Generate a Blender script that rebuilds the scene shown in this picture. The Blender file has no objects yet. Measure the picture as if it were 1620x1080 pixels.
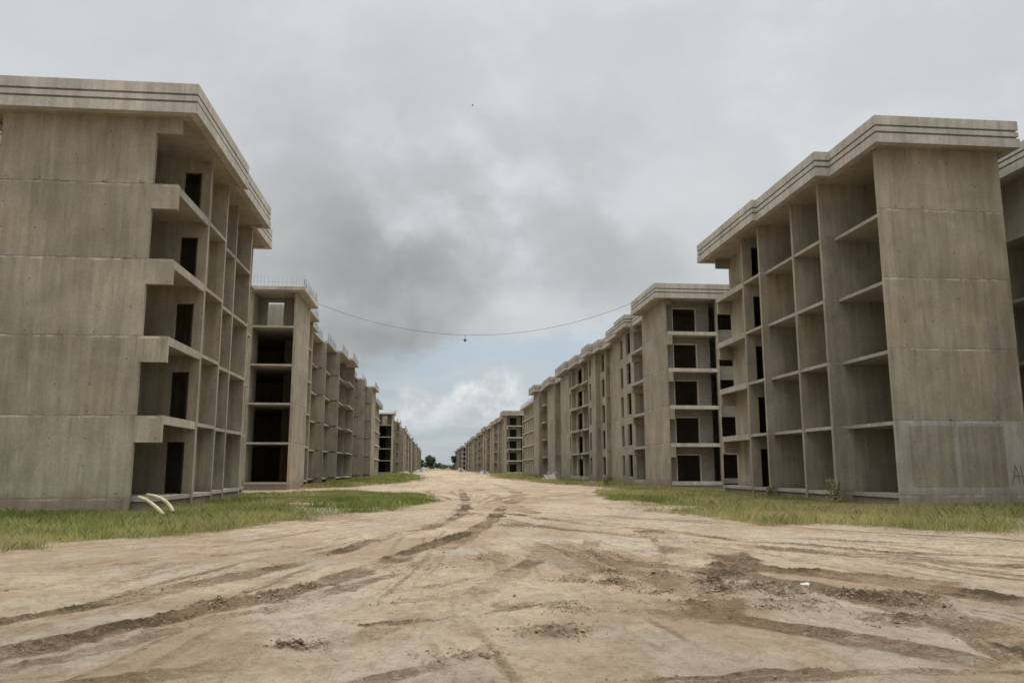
import bpy, math, random
import numpy as np
from mathutils import Vector
random.seed(7); rng = np.random.default_rng(11)
R = math.radians
sc = bpy.context.scene
COL = sc.collection

# ------------------------------------------------------------------ camera
cd = bpy.data.cameras.new('camera'); cam = bpy.data.objects.new('camera', cd); COL.objects.link(cam)
cd.sensor_width = 36; cd.lens = 36*1240/1620
cd.clip_start = .1; cd.clip_end = 20000
cam.location = (0, 0, 1.6); cam.rotation_euler = (R(90+9.162), 0, R(-5.593))
sc.camera = cam
sc.view_settings.view_transform = 'Standard'; sc.view_settings.look = 'None'
sc.view_settings.gamma = 1; sc.view_settings.exposure = .18
try:
    sc.cycles.use_denoising = True
    sc.cycles.max_bounces = 6; sc.cycles.diffuse_bounces = 4
    sc.cycles.sample_clamp_indirect = 4
except Exception: pass

# ------------------------------------------------------------------ node helper
class NT:
    def __init__(s, tree): s.t = tree; s.t.nodes.clear()
    def n(s, typ, **kw):
        nd = s.t.nodes.new(typ)
        for k, v in kw.items(): setattr(nd, k, v)
        return nd
    def lk(s, a, b): s.t.links.new(a, b)
    def setin(s, sock, v):
        if isinstance(v, bpy.types.NodeSocket): s.lk(v, sock)
        elif v is not None: sock.default_value = v
    def m(s, op, a, b=None, c=None, clamp=False):
        nd = s.n('ShaderNodeMath', operation=op); nd.use_clamp = clamp
        s.setin(nd.inputs[0], a)
        if b is not None: s.setin(nd.inputs[1], b)
        if c is not None: s.setin(nd.inputs[2], c)
        return nd.outputs[0]
    def vm(s, op, a, b=None, out=0):
        nd = s.n('ShaderNodeVectorMath', operation=op)
        s.setin(nd.inputs[0], a)
        if b is not None: s.setin(nd.inputs[1], b)
        return nd.outputs['Value' if op in ('DOT_PRODUCT', 'LENGTH') else 0]
    def noise(s, vec, scale=1, detail=4, rough=.5, dist=0.0, dim='3D'):
        nd = s.n('ShaderNodeTexNoise'); nd.noise_dimensions = dim
        s.setin(nd.inputs['Vector'], vec)
        nd.inputs['Scale'].default_value = scale; nd.inputs['Detail'].default_value = detail
        nd.inputs['Roughness'].default_value = rough; nd.inputs['Distortion'].default_value = dist
        return nd.outputs['Fac']
    def mr(s, v, a, b, c=0.0, d=1.0, smooth=True):
        nd = s.n('ShaderNodeMapRange'); nd.interpolation_type = 'SMOOTHSTEP' if smooth else 'LINEAR'
        s.setin(nd.inputs[0], v)
        for i, q in enumerate((a, b, c, d)): nd.inputs[i+1].default_value = q
        return nd.outputs[0]
    def mix(s, f, a, b, mode='MIX'):
        nd = s.n('ShaderNodeMix', data_type='RGBA', blend_type=mode)
        s.setin(nd.inputs[0], f)
        for i, v in ((6, a), (7, b)):
            if isinstance(v, (tuple, list)): v = tuple(v)+(1,) if len(v) == 3 else v
            s.setin(nd.inputs[i], v)
        return nd.outputs[2]
    def scale(s, vec, xyz):
        nd = s.n('ShaderNodeVectorMath', operation='MULTIPLY'); s.lk(vec, nd.inputs[0]); nd.inputs[1].default_value = xyz
        return nd.outputs[0]

# ------------------------------------------------------------------ world: clouded sky
SUN_EL, SUN_AZ = 58, 20      # azimuth from +Y towards +X
w = bpy.data.worlds.new('World'); sc.world = w; w.use_nodes = True
try: w.cycles.sampling_method = 'MANUAL'; w.cycles.sample_map_resolution = 256
except Exception: pass
T = NT(w.node_tree)
sky = T.n('ShaderNodeTexSky'); sky.sky_type = 'NISHITA'; sky.sun_disc = False
sky.sun_elevation = R(SUN_EL); sky.sun_rotation = R(SUN_AZ); sky.air_density = 1.4; sky.dust_density = 3
tc = T.n('ShaderNodeTexCoord')
d = T.vm('NORMALIZE', tc.outputs['Generated'])
sp = T.n('ShaderNodeSeparateXYZ'); T.lk(d, sp.inputs[0]); dz = sp.outputs[2]
den = T.m('ADD', T.m('MAXIMUM', dz, 0), .22)
cb = T.n('ShaderNodeCombineXYZ'); T.lk(T.m('DIVIDE', sp.outputs[0], den), cb.inputs[0]); T.lk(T.m('DIVIDE', sp.outputs[1], den), cb.inputs[1])
P = cb.outputs[0]
wrp = T.n('ShaderNodeTexNoise'); T.lk(d, wrp.inputs['Vector']); wrp.inputs['Scale'].default_value = 3.2; wrp.inputs['Detail'].default_value = 7; wrp.inputs['Roughness'].default_value = .55
off = T.vm('SUBTRACT', wrp.outputs['Color'], (.5, .5, .5))
dw = T.vm('ADD', d, T.scale(off, (.20, .20, .20)))          # billowed lookup direction
wrp2 = T.n('ShaderNodeTexNoise'); T.lk(d, wrp2.inputs['Vector']); wrp2.inputs['Scale'].default_value = 13; wrp2.inputs['Detail'].default_value = 8; wrp2.inputs['Roughness'].default_value = .6
dw = T.vm('ADD', dw, T.scale(T.vm('SUBTRACT', wrp2.outputs['Color'], (.5, .5, .5)), (.07, .07, .07)))
big = T.noise(P, .8, 4, .5, .2)
fine = T.noise(P, 2.2, 9, .6, 0)
vo = T.n('ShaderNodeTexVoronoi'); vo.feature = 'SMOOTH_F1'; vo.normalize = True
T.lk(T.scale(dw, (1, 1, 1.5)), vo.inputs['Vector']); vo.inputs['Scale'].default_value = 7; vo.inputs['Detail'].default_value = 2; vo.inputs['Roughness'].default_value = .55; vo.inputs['Smoothness'].default_value = .35
puff = T.m('ADD', T.m('MULTIPLY', T.noise(T.scale(d, (1, 1, 1.6)), 4.5, 9, .58, 0), .62), T.m('MULTIPLY', T.m('SUBTRACT', .85, T.m('MULTIPLY', vo.outputs['Distance'], 1.6)), .38))
wisp = T.noise(T.scale(d, (3, 3, 18)), 1.7, 7, .6, .3)
def blob(v, rx, rz, soft, warped=True):
    """bank of cloud round a direction: half sizes in radians, rim softness as a share"""
    L = Vector(v).normalized(); q = T.vm('SUBTRACT', dw if warped else d, tuple(L))
    q = T.scale(q, (1/rx, 1/max(rx, rz), 1/rz)); l = T.vm('LENGTH', q)
    return T.mr(l, 1-soft, 1+soft, 1, 0)
base = T.mix(T.mr(big, .35, .65), (.50, .515, .55), (.60, .62, .64))
base = T.mix(T.m('MULTIPLY', T.mr(fine, .35, .68), .5), base, (.68, .695, .71))
base = T.mix(T.m('MULTIPLY', T.mr(puff, .56, .36), .35), base, (.45, .47, .485))
# grey bank low over the street, lit rims around it
broad = blob((.02, .955, .285), .30, .125, .75)
base = T.mix(T.m('MULTIPLY', T.m('MULTIPLY', broad, T.mr(puff, .66, .40)), .75), base, (.395, .41, .415))
bank = T.m('MAXIMUM', blob((-.035, .975, .222), .105, .066, .65), T.m('MAXIMUM', blob((-.09, .978, .170), .085, .052, .7), T.m('MULTIPLY', blob((-.12, .955, .25), .10, .05, .8), .8)))
bank2 = T.m('MAXIMUM', blob((.225, .94, .245), .085, .045, .75), T.m('MULTIPLY', blob((-.16, .93, .32), .075, .04, .8), .7))
rim = T.m('MULTIPLY', T.m('MAXIMUM', blob((.29, .90, .33), .10, .07, .6), blob((.09, .97, .185), .085, .04, .6)), 1)
base = T.mix(T.m('MULTIPLY', rim, .55), base, (.60, .62, .625))
base = T.mix(T.m('MULTIPLY', bank2, .60), base, (.37, .385, .385))
base = T.mix(T.m('MULTIPLY', bank, .92), base, T.mix(T.mr(puff, .30, .68), (.25, .265, .267), (.39, .405, .405)))
# low sky: thin layered cloud with blue showing through, cumulus under it
low = T.mr(dz, .165, .06, 0, 1)
base = T.mix(T.m('MULTIPLY', low, .85), base, T.mix(T.mr(wisp, .35, .65), (.36, .42, .455), (.50, .54, .555)))
gap = T.m('MULTIPLY', T.m('MAXIMUM', blob((.02, .988, .148), .10, .022, .8), T.m('MAXIMUM', blob((.150, .978, .142), .085, .020, .8), T.m('MULTIPLY', blob((.04, .99, .115), .13, .02, .9), .6))), T.mr(wisp, .30, .58, .1, 1))
base = T.mix(T.m('MULTIPLY', gap, .85), base, (.33, .44, .56))
cum = T.m('MAXIMUM', blob((.070, .992, .086), .040, .032, .30), T.m('MULTIPLY', blob((-.03, .994, .072), .075, .036, .35), .75))
cum = T.m('MAXIMUM', cum, T.m('MULTIPLY', blob((.12, .988, .060), .05, .018, .5), .6))
cumc = T.mix(T.mr(T.noise(d, 26, 7, .62), .38, .62), (.50, .53, .545), (.72, .73, .735))
base = T.mix(T.m('MULTIPLY', cum, T.mr(dz, .02, .07, .2, .9)), base, cumc)
base = T.mix(T.mr(dz, .055, .0, 0, .8), base, (.37, .41, .43))
gap = T.m('MULTIPLY', gap, T.m('SUBTRACT', 1, cum))
# the overcast is brighter overhead
bright = T.mr(dz, .50, .95, 1.0, 4.0)
sb = T.n('ShaderNodeBackground'); T.lk(sky.outputs[0], sb.inputs[0]); sb.inputs[1].default_value = .10
cbk = T.n('ShaderNodeBackground'); T.lk(base, cbk.inputs[0]); T.lk(bright, cbk.inputs[1])
ms = T.n('ShaderNodeMixShader'); T.lk(T.m('SUBTRACT', 1, T.m('MULTIPLY', gap, .25)), ms.inputs[0])
T.lk(sb.outputs[0], ms.inputs[1]); T.lk(cbk.outputs[0], ms.inputs[2])
wo = T.n('ShaderNodeOutputWorld'); T.lk(ms.outputs[0], wo.inputs[0])

sl = bpy.data.lights.new('sun', 'SUN'); sl.energy = 1.5; sl.angle = R(18); sl.color = (1, .955, .89)
so = bpy.data.objects.new('sun', sl); COL.objects.link(so)
sdir = Vector((math.sin(R(SUN_AZ))*math.cos(R(SUN_EL)), math.cos(R(SUN_AZ))*math.cos(R(SUN_EL)), math.sin(R(SUN_EL))))
so.rotation_euler = (-sdir).to_track_quat('-Z', 'Y').to_euler(); so.location = (0, 0, 60)

# ------------------------------------------------------------------ materials
S = 2.95; Z0 = .55
def L(k): return Z0+S*k
def new_mat(name):
    m = bpy.data.materials.new(name); m.use_nodes = True
    t = NT(m.node_tree); b = t.n('ShaderNodeBsdfPrincipled'); o = t.n('ShaderNodeOutputMaterial')
    t.lk(b.outputs[0], o.inputs[0]); b.inputs['Roughness'].default_value = .9
    b.inputs['Specular IOR Level'].default_value = .25
    return m, t, b
def concrete(name, ca, cb_, joints=True, splash=True, streak=1.0, holes=True, spots=.5):
    m, t, b = new_mat(name)
    g = t.n('ShaderNodeNewGeometry'); pos = g.outputs['Position']
    s = t.n('ShaderNodeSeparateXYZ'); t.lk(pos, s.inputs[0]); x, y, z = s.outputs
    h = t.m('ADD', x, y)
    oi = t.n('ShaderNodeObjectInfo')
    n1 = t.noise(t.scale(pos, (2.6, 2.6, .22)), 1.5, 7, .62, .1)
    n2 = t.noise(pos, .55, 6, .62, .4)
    n3 = t.noise(pos, 9, 5, .65)
    c = t.mix(t.mr(n1, .25, .78), ca, cb_)
    blot = t.mr(n2, .30, .70, .84, 1.13)
    c = t.mix(1.0, c, t.mix(blot, (0, 0, 0), (1, 1, 1)), 'MULTIPLY') if False else c
    vfac = t.m('MULTIPLY', blot, t.mr(n3, .28, .72, .91, 1.08))
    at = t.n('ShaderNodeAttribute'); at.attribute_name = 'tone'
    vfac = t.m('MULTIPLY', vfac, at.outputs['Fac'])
    ny = t.m('ABSOLUTE', (lambda q: (t.lk(g.outputs['Normal'], q.inputs[0]), q.outputs[2])[1])(t.n('ShaderNodeSeparateXYZ')))
    vert = t.m('LESS_THAN', ny, .5)
    lev = t.m('DIVIDE', t.m('SUBTRACT', z, Z0), S)
    if joints:
        # formwork panels: every panel cured to its own tone, faint seams between
        hp = t.m('DIVIDE', h, 1.22); cell = t.m('FLOOR', hp); fr = t.m('FRACT', hp)
        cc = t.n('ShaderNodeCombineXYZ'); t.lk(cell, cc.inputs[0]); t.lk(t.m('FLOOR', lev), cc.inputs[1])
        wn = t.n('ShaderNodeTexWhiteNoise'); wn.noise_dimensions = '2D'; t.lk(cc.outputs[0], wn.inputs[0])
        vfac = t.m('MULTIPLY', vfac, t.mr(wn.outputs[0], 0, 1, .92, 1.07, False))
        hs = t.m('FRACT', t.m('DIVIDE', h, 2.03))
        seam = t.m('MULTIPLY', t.mr(t.m('ABSOLUTE', t.m('SUBTRACT', hs, .5)), .012, .040, 1, 0), t.mr(t.noise(t.scale(pos, (.4, .4, .7)), 1.0, 4, .6), .46, .60))
        vfac = t.m('MULTIPLY', vfac, t.m('ADD', 1, t.m('MULTIPLY', t.m('MULTIPLY', seam, vert), .17)))
        # horizontal pour joint at each storey
        wob = t.m('MULTIPLY', t.m('SUBTRACT', t.noise(pos, 1.3, 4, .6), .5), .035)
        fz = t.m('FRACT', t.m('ADD', t.m('ADD', lev, wob), .5)); dj = t.m('ABSOLUTE', t.m('SUBTRACT', fz, .5))
        line = t.m('MULTIPLY', t.mr(dj, .004, .012, 1, 0), t.mr(t.noise(pos, 2.2, 4, .6), .35, .6, .25, 1))
        vfac = t.m('MULTIPLY', vfac, t.m('SUBTRACT', 1, t.m('MULTIPLY', line, .28)))
        fb = t.m('SUBTRACT', .5, fz)
        laitance = t.m('MULTIPLY', t.mr(t.m('ABSOLUTE', t.m('SUBTRACT', fb, .020)), .006, .022, 1, 0), t.mr(t.noise(t.scale(pos, (1, 1, 3)), 1.6, 5, .65), .45, .62))
        c = t.mix(t.m('MULTIPLY', laitance, .85), c, tuple(min(1, q*1.45) for q in cb_))
        grime = t.m('MULTIPLY', t.mr(t.m('ABSOLUTE', fb), .004, .030, 1, 0), t.mr(t.noise(t.scale(pos, (1, 1, 2.5)), 1.3, 6, .75), .58, .63))
        vfac = t.m('MULTIPLY', vfac, t.m('SUBTRACT', 1, t.m('MULTIPLY', grime, .58)))
        run = t.m('MULTIPLY', t.m('MULTIPLY', t.mr(fb, .0, .02, 0, 1), t.mr(fb, .02, .42, 1, 0)), vert)
        vfac = t.m('MULTIPLY', vfac, t.m('SUBTRACT', 1, t.m('MULTIPLY', t.m('MULTIPLY', run, t.mr(t.noise(t.scale(pos, (3.2, 3.2, .12)), 1.0, 6, .62), .53, .68)), .26)))
        vfac = t.m('MULTIPLY', vfac, t.m('ADD', 1, t.m('MULTIPLY', t.m('MULTIPLY', run, t.mr(t.noise(t.scale(pos, (5.5, 5.5, .2)), 1.3, 5, .6), .60, .72)), .22)))
    if holes:
        a = t.m('SUBTRACT', t.m('FRACT', t.m('ADD', t.m('DIVIDE', h, 1.22), .31)), .5)
        bz = t.m('SUBTRACT', t.m('FRACT', t.m('DIVIDE', t.m('SUBTRACT', z, .2), .98)), .5)
        rr = t.m('SQRT', t.m('ADD', t.m('POWER', t.m('MULTIPLY', a, 1.22), 2), t.m('POWER', t.m('MULTIPLY', bz, .98), 2)))
        hole = t.m('MULTIPLY', t.m('MULTIPLY', t.mr(rr, .022, .042, 1, 0), vert), t.mr(t.noise(pos, .9, 3), .42, .55))
        vfac = t.m('MULTIPLY', vfac, t.m('SUBTRACT', 1, t.m('MULTIPLY', hole, .55)))
    st = t.noise(t.scale(pos, (5, 5, .35)), 1.2, 6, .6)
    vfac = t.m('MULTIPLY', vfac, t.m('SUBTRACT', 1, t.m('MULTIPLY', t.mr(st, .56, .74),   .13*streak)))
    vc = t.n('ShaderNodeCombineXYZ')
    for i in range(3): t.lk(vfac, vc.inputs[i])
    c = t.mix(1.0, c, vc.outputs[0], 'MULTIPLY')
    # brownish mineral bloom in large patches
    c = t.mix(t.m('MULTIPLY', t.mr(t.noise(pos, .33, 5, .6), .50, .70), spots), c, t.mix(1.0, c, (1.08, .98, .82), 'MULTIPLY'))
    c = t.mix(t.m('MULTIPLY', t.mr(t.noise(t.scale(pos, (1, 1, .6)), .9, 6, .7, .3), .54, .66), .35), c, t.mix(1.0, c, (1.10, .96, .90), 'MULTIPLY'))
    if splash:
        sf = t.m('MULTIPLY', t.mr(t.m('ADD', z, t.m('MULTIPLY', t.noise(pos, .8, 5, .6), -.8)), .0, .45, 1, 0), .45)
        c = t.mix(sf, c, (.20, .125, .075))
    t.lk(c, b.inputs['Base Color'])
    bp = t.n('ShaderNodeBump'); bp.inputs['Strength'].default_value = .5; bp.inputs['Distance'].default_value = .02
    t.lk(t.m('ADD', t.noise(pos, 14, 6, .7), t.m('MULTIPLY', n2, 2)), bp.inputs['Height']); t.lk(bp.outputs[0], b.inputs['Normal'])
    return m
M = {}
M['wall'] = concrete('board_formed_concrete', (0.256, 0.224, 0.165), (0.355, 0.314, 0.238))
M['greywall'] = concrete('smooth_grey_concrete', (0.308, 0.288, 0.240), (0.395, 0.370, 0.315), spots=.1)
M['pale'] = concrete('pale_fascia_concrete', (0.352, 0.324, 0.272), (0.499, 0.464, 0.400), joints=False, splash=False, spots=.3)
M['slab'] = concrete('slab_concrete', (0.296, 0.266, 0.210), (0.394, 0.361, 0.295), joints=False, splash=False, holes=False, spots=.4)
M['plinth'] = concrete('foundation_concrete', (0.221, 0.196, 0.157), (0.306, 0.281, 0.238), joints=False, holes=False)
def block_mat():
    m, t, b = new_mat('grey_blockwork')
    g = t.n('ShaderNodeNewGeometry'); s = t.n('ShaderNodeSeparateXYZ'); t.lk(g.outputs['Position'], s.inputs[0])
    cb2 = t.n('ShaderNodeCombineXYZ'); t.lk(t.m('ADD', s.outputs[0], s.outputs[1]), cb2.inputs[0]); t.lk(s.outputs[2], cb2.inputs[1])
    br = t.n('ShaderNodeTexBrick'); t.lk(cb2.outputs[0], br.inputs['Vector'])
    br.inputs['Color1'].default_value = (.175, .157, .124, 1); br.inputs['Color2'].default_value = (.235, .213, .172, 1)
    br.inputs['Mortar'].default_value = (.27, .245, .20, 1); br.inputs['Scale'].default_value = 1
    br.inputs['Mortar Size'].default_value = .018; br.inputs['Brick Width'].default_value = .40; br.inputs['Row Height'].default_value = .20
    n = t.noise(g.outputs['Position'], 3, 6, .65)
    t.lk(t.mix(t.mr(n, .3, .75, 0, .5), br.outputs[0], (.17, .155, .13)), b.inputs['Base Color'])
    bp = t.n('ShaderNodeBump'); bp.inputs['Distance'].default_value = .02; t.lk(br.outputs['Fac'], bp.inputs['Height']); bp.invert = True
    t.lk(bp.outputs[0], b.inputs['Normal'])
    return m
M['block'] = block_mat()
def simple(name, ca, cb_, scale=3, rough=.85, detail=5):
    m, t, b = new_mat(name)
    g = t.n('ShaderNodeNewGeometry')
    t.lk(t.mix(t.mr(t.noise(g.outputs['Position'], scale, detail, .6), .3, .7), ca, cb_), b.inputs['Base Color'])
    b.inputs['Roughness'].default_value = rough
    return m
M['rust'] = simple('rusty_steel', (.07, .045, .035), (.12, .09, .075), 5)
M['cable'] = simple('black_cable', (.07, .07, .07), (.11, .11, .11))
M['pipe'] = simple('cream_plastic', (.38, .33, .18), (.52, .47, .30), 4, .7)
M['paint'] = simple('faded_red_paint', (.20, .075, .06), (.27, .13, .10), 9)
M['rubble'] = simple('crushed_rubble', (.22, .20, .17), (.42, .39, .34), 6)
M['paper'] = simple('white_paper', (.40, .385, .35), (.52, .50, .46), 4)
M['redwall'] = simple('red_brown_board', (.09, .035, .018), (.14, .055, .03), 3)
M['feather'] = simple('dark_feathers', (.03, .03, .03), (.06, .055, .05))
M['bark'] = simple('grey_bark', (.07, .055, .04), (.13, .10, .08), 2)
M['leaf'] = simple('dark_foliage', (.045, .070, .035), (.095, .135, .070), .5)
M['weed'] = simple('dry_weed', (.22, .20, .08), (.34, .29, .14), 6)
def attr_mat(name, attr, rough=.8, bumpy=False):
    m, t, b = new_mat(name)
    a = t.n('ShaderNodeAttribute'); a.attribute_name = attr
    t.lk(a.outputs['Color'], b.inputs['Base Color']); b.inputs['Roughness'].default_value = rough
    return m, t, b, a
gmat, t, b, a = attr_mat('grass_blades', 'col'); M['clod'] = attr_mat('mud_clod', 'col', .95)[0]; M['grass'] = gmat
tr = t.n('ShaderNodeBsdfTranslucent'); t.lk(a.outputs['Color'], tr.inputs[0]); mx = t.n('ShaderNodeMixShader'); mx.inputs[0].default_value = .42
t.lk(b.outputs[0], mx.inputs[1]); t.lk(tr.outputs[0], mx.inputs[2]); t.lk(mx.outputs[0], [q for q in t.t.nodes if q.type == 'OUTPUT_MATERIAL'][0].inputs[0])

# ------------------------------------------------------------------ mesh helpers
class MB:
    """collects boxes and rods, then links them as one mesh object"""
    def __init__(s, side=1): s.v = []; s.f = []; s.t = []; s.s = side
    def box(s, u0, u1, v0, v1, z0, z1, tone=None):
        x0, x1 = sorted((s.s*v0, s.s*v1)); n = len(s.v)
        s.v += [(x0, u0, z0), (x1, u0, z0), (x1, u1, z0), (x0, u1, z0), (x0, u0, z1), (x1, u0, z1), (x1, u1, z1), (x0, u1, z1)]
        s.f += [(n, n+3, n+2, n+1), (n+4, n+5, n+6, n+7), (n, n+1, n+5, n+4), (n+1, n+2, n+6, n+5), (n+2, n+3, n+7, n+6), (n+3, n, n+4, n+7)]
        s.t += [tone if tone else random.uniform(.93, 1.07)]*6
        return s
    def rod(s, p, q, r, k=4):
        a, b = Vector(p), Vector(q); dd = (b-a).normalized()
        e = dd.orthogonal().normalized(); f = dd.cross(e); n = len(s.v)
        for c in (a, b):
            for i in range(k):
                an = 2*math.pi*i/k; w_ = c+e*math.cos(an)*r+f*math.sin(an)*r; s.v.append(tuple(w_))
        for i in range(k): s.f.append((n+i, n+(i+1) % k, n+k+(i+1) % k, n+k+i)); s.t.append(1)
        s.f += [tuple(n+i for i in reversed(range(k))), tuple(n+k+i for i in range(k))]; s.t += [1, 1]
        return s
    def tube(s, pts, rad, k=8):
        n = len(s.v); pts = [Vector(p) for p in pts]
        for i, p in enumerate(pts):
            dd = (pts[min(i+1, len(pts)-1)]-pts[max(i-1, 0)]).normalized()
            e = dd.cross(Vector((0, 0, 1)) if abs(dd.z) < .95 else Vector((1, 0, 0))).normalized(); f = dd.cross(e)
            r = rad(i/(len(pts)-1)) if callable(rad) else rad
            for j in range(k):
                an = 2*math.pi*j/k; s.v.append(tuple(p+e*math.cos(an)*r+f*math.sin(an)*r))
        for i in range(len(pts)-1):
            for j in range(k):
                a = n+i*k+j; b = n+i*k+(j+1) % k; s.f.append((a, b, b+k, a+k)); s.t.append(1)
        s.f += [tuple(n+i for i in reversed(range(k))), tuple(n+(len(pts)-1)*k+i for i in range(k))]; s.t += [1, 1]
        return s
    def ring(s, poly, outset, thick, z0, z1, tone=1):
        """band around a rectilinear outline (counter-clockwise in u,v)"""
        def off(d_):
            o = []; m_ = len(poly)
            for i in range(m_):
                a, b, c = poly[i-1], poly[i], poly[(i+1) % m_]
                d1 = Vector((b[0]-a[0], b[1]-a[1])).normalized(); d2 = Vector((c[0]-b[0], c[1]-b[1])).normalized()
                n1 = Vector((d1.y, -d1.x)); n2 = Vector((d2.y, -d2.x))
                k = (n1+n2); k = n1 if k.length < 1e-6 else (k/(1+n1.dot(n2)))
                o.append((b[0]+k.x*d_, b[1]+k.y*d_))
            return o
        A, B = off(outset), off(outset-thick); m_ = len(poly); n = len(s.v)
        for z in (z0, z1):
            for Q in (A, B): s.v += [(s.s*q[1], q[0], z) for q in Q]
        # layout: A0, B0, A1, B1
        for i in range(m_):
            j = (i+1) % m_
            s.f += [(n+i, n+j, n+2*m_+j, n+2*m_+i), (n+m_+j, n+m_+i, n+3*m_+i, n+3*m_+j),
                    (n+2*m_+i, n+2*m_+j, n+3*m_+j, n+3*m_+i), (n+j, n+i, n+m_+i, n+m_+j)]
            s.t += [tone]*4
        return s
    def prism(s, poly, z0, z1, tone=1):
        n = len(s.v); m_ = len(poly)
        for z in (z0, z1): s.v += [(s.s*q[1], q[0], z) for q in poly]
        s.f += [tuple(n+i for i in reversed(range(m_))), tuple(n+m_+i for i in range(m_))]; s.t += [tone]*2
        for i in range(m_):
            j = (i+1) % m_; s.f.append((n+i, n+j, n+m_+j, n+m_+i)); s.t.append(tone)
        return s
    def mesh(s, name, mat, fix=True):
        me = bpy.data.meshes.new(name); me.from_pydata(s.v, [], s.f); me.materials.append(mat)
        if fix:
            import bmesh
            bm = bmesh.new(); bm.from_mesh(me); bmesh.ops.recalc_face_normals(bm, faces=bm.faces); bm.to_mesh(me); bm.free()
        a = me.attributes.new('tone', 'FLOAT', 'FACE'); a.data.foreach_set('value', [float(q) for q in s.t])
        return me
    def build(s, name, mat, parent=None):
        o = bpy.data.objects.new(name, s.mesh(name, M[mat] if isinstance(mat, str) else mat)); COL.objects.link(o); o.parent = parent
        return o
def tag(o, label=None, cat=None, group=None, kind=None):
    for k, v in (('label', label), ('category', cat), ('group', group), ('kind', kind)):
        if v: o[k] = v
    return o
def empty(name, loc, **kw):
    o = bpy.data.objects.new(name, None); COL.objects.link(o); o.location = loc; o.empty_display_size = .5
    return tag(o, **kw)
def copy_tree(o, parent=None):
    c = o.copy(); COL.objects.link(c); c.parent = parent
    for ch in list(o.children): copy_tree(ch, c)
    return c
DEPTH = 5.85

def inset(poly, d_):
    o = []; m_ = len(poly)
    for i in range(m_):
        a, b, c = poly[i-1], poly[i], poly[(i+1) % m_]
        d1 = Vector((b[0]-a[0], b[1]-a[1])).normalized(); d2 = Vector((c[0]-b[0], c[1]-b[1])).normalized()
        k = Vector((d1.y, -d1.x))+Vector((d2.y, -d2.x)); k = k/(1+Vector((d1.y, -d1.x)).dot(Vector((d2.y, -d2.x))))
        o.append((b[0]-k.x*d_, b[1]-k.y*d_))
    return o
def cornice(poly, root, s, name='cornice'):
    b = MB(s)
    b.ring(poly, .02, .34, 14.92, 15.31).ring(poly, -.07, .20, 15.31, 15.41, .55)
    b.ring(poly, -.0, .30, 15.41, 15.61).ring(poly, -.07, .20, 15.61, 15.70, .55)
    b.ring(poly, .0, .16, 15.70, 16.10)
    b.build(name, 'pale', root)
    MB(s).prism(inset(poly, .15), 15.0, 15.18).build('roof_slab', 'slab', root)
def outline(segs, u_a, u_b, vb):
    """closed ring in (u, v): street edge from stepped segments, back edge at vb"""
    pts = []
    for (a, c, v) in segs: pts += [(a, v), (c, v)]
    out = []
    for p in pts:
        if not out or (abs(out[-1][0]-p[0])+abs(out[-1][1]-p[1])) > 1e-6: out.append(p)
    return out+[(u_b, vb), (u_a, vb)]

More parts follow.
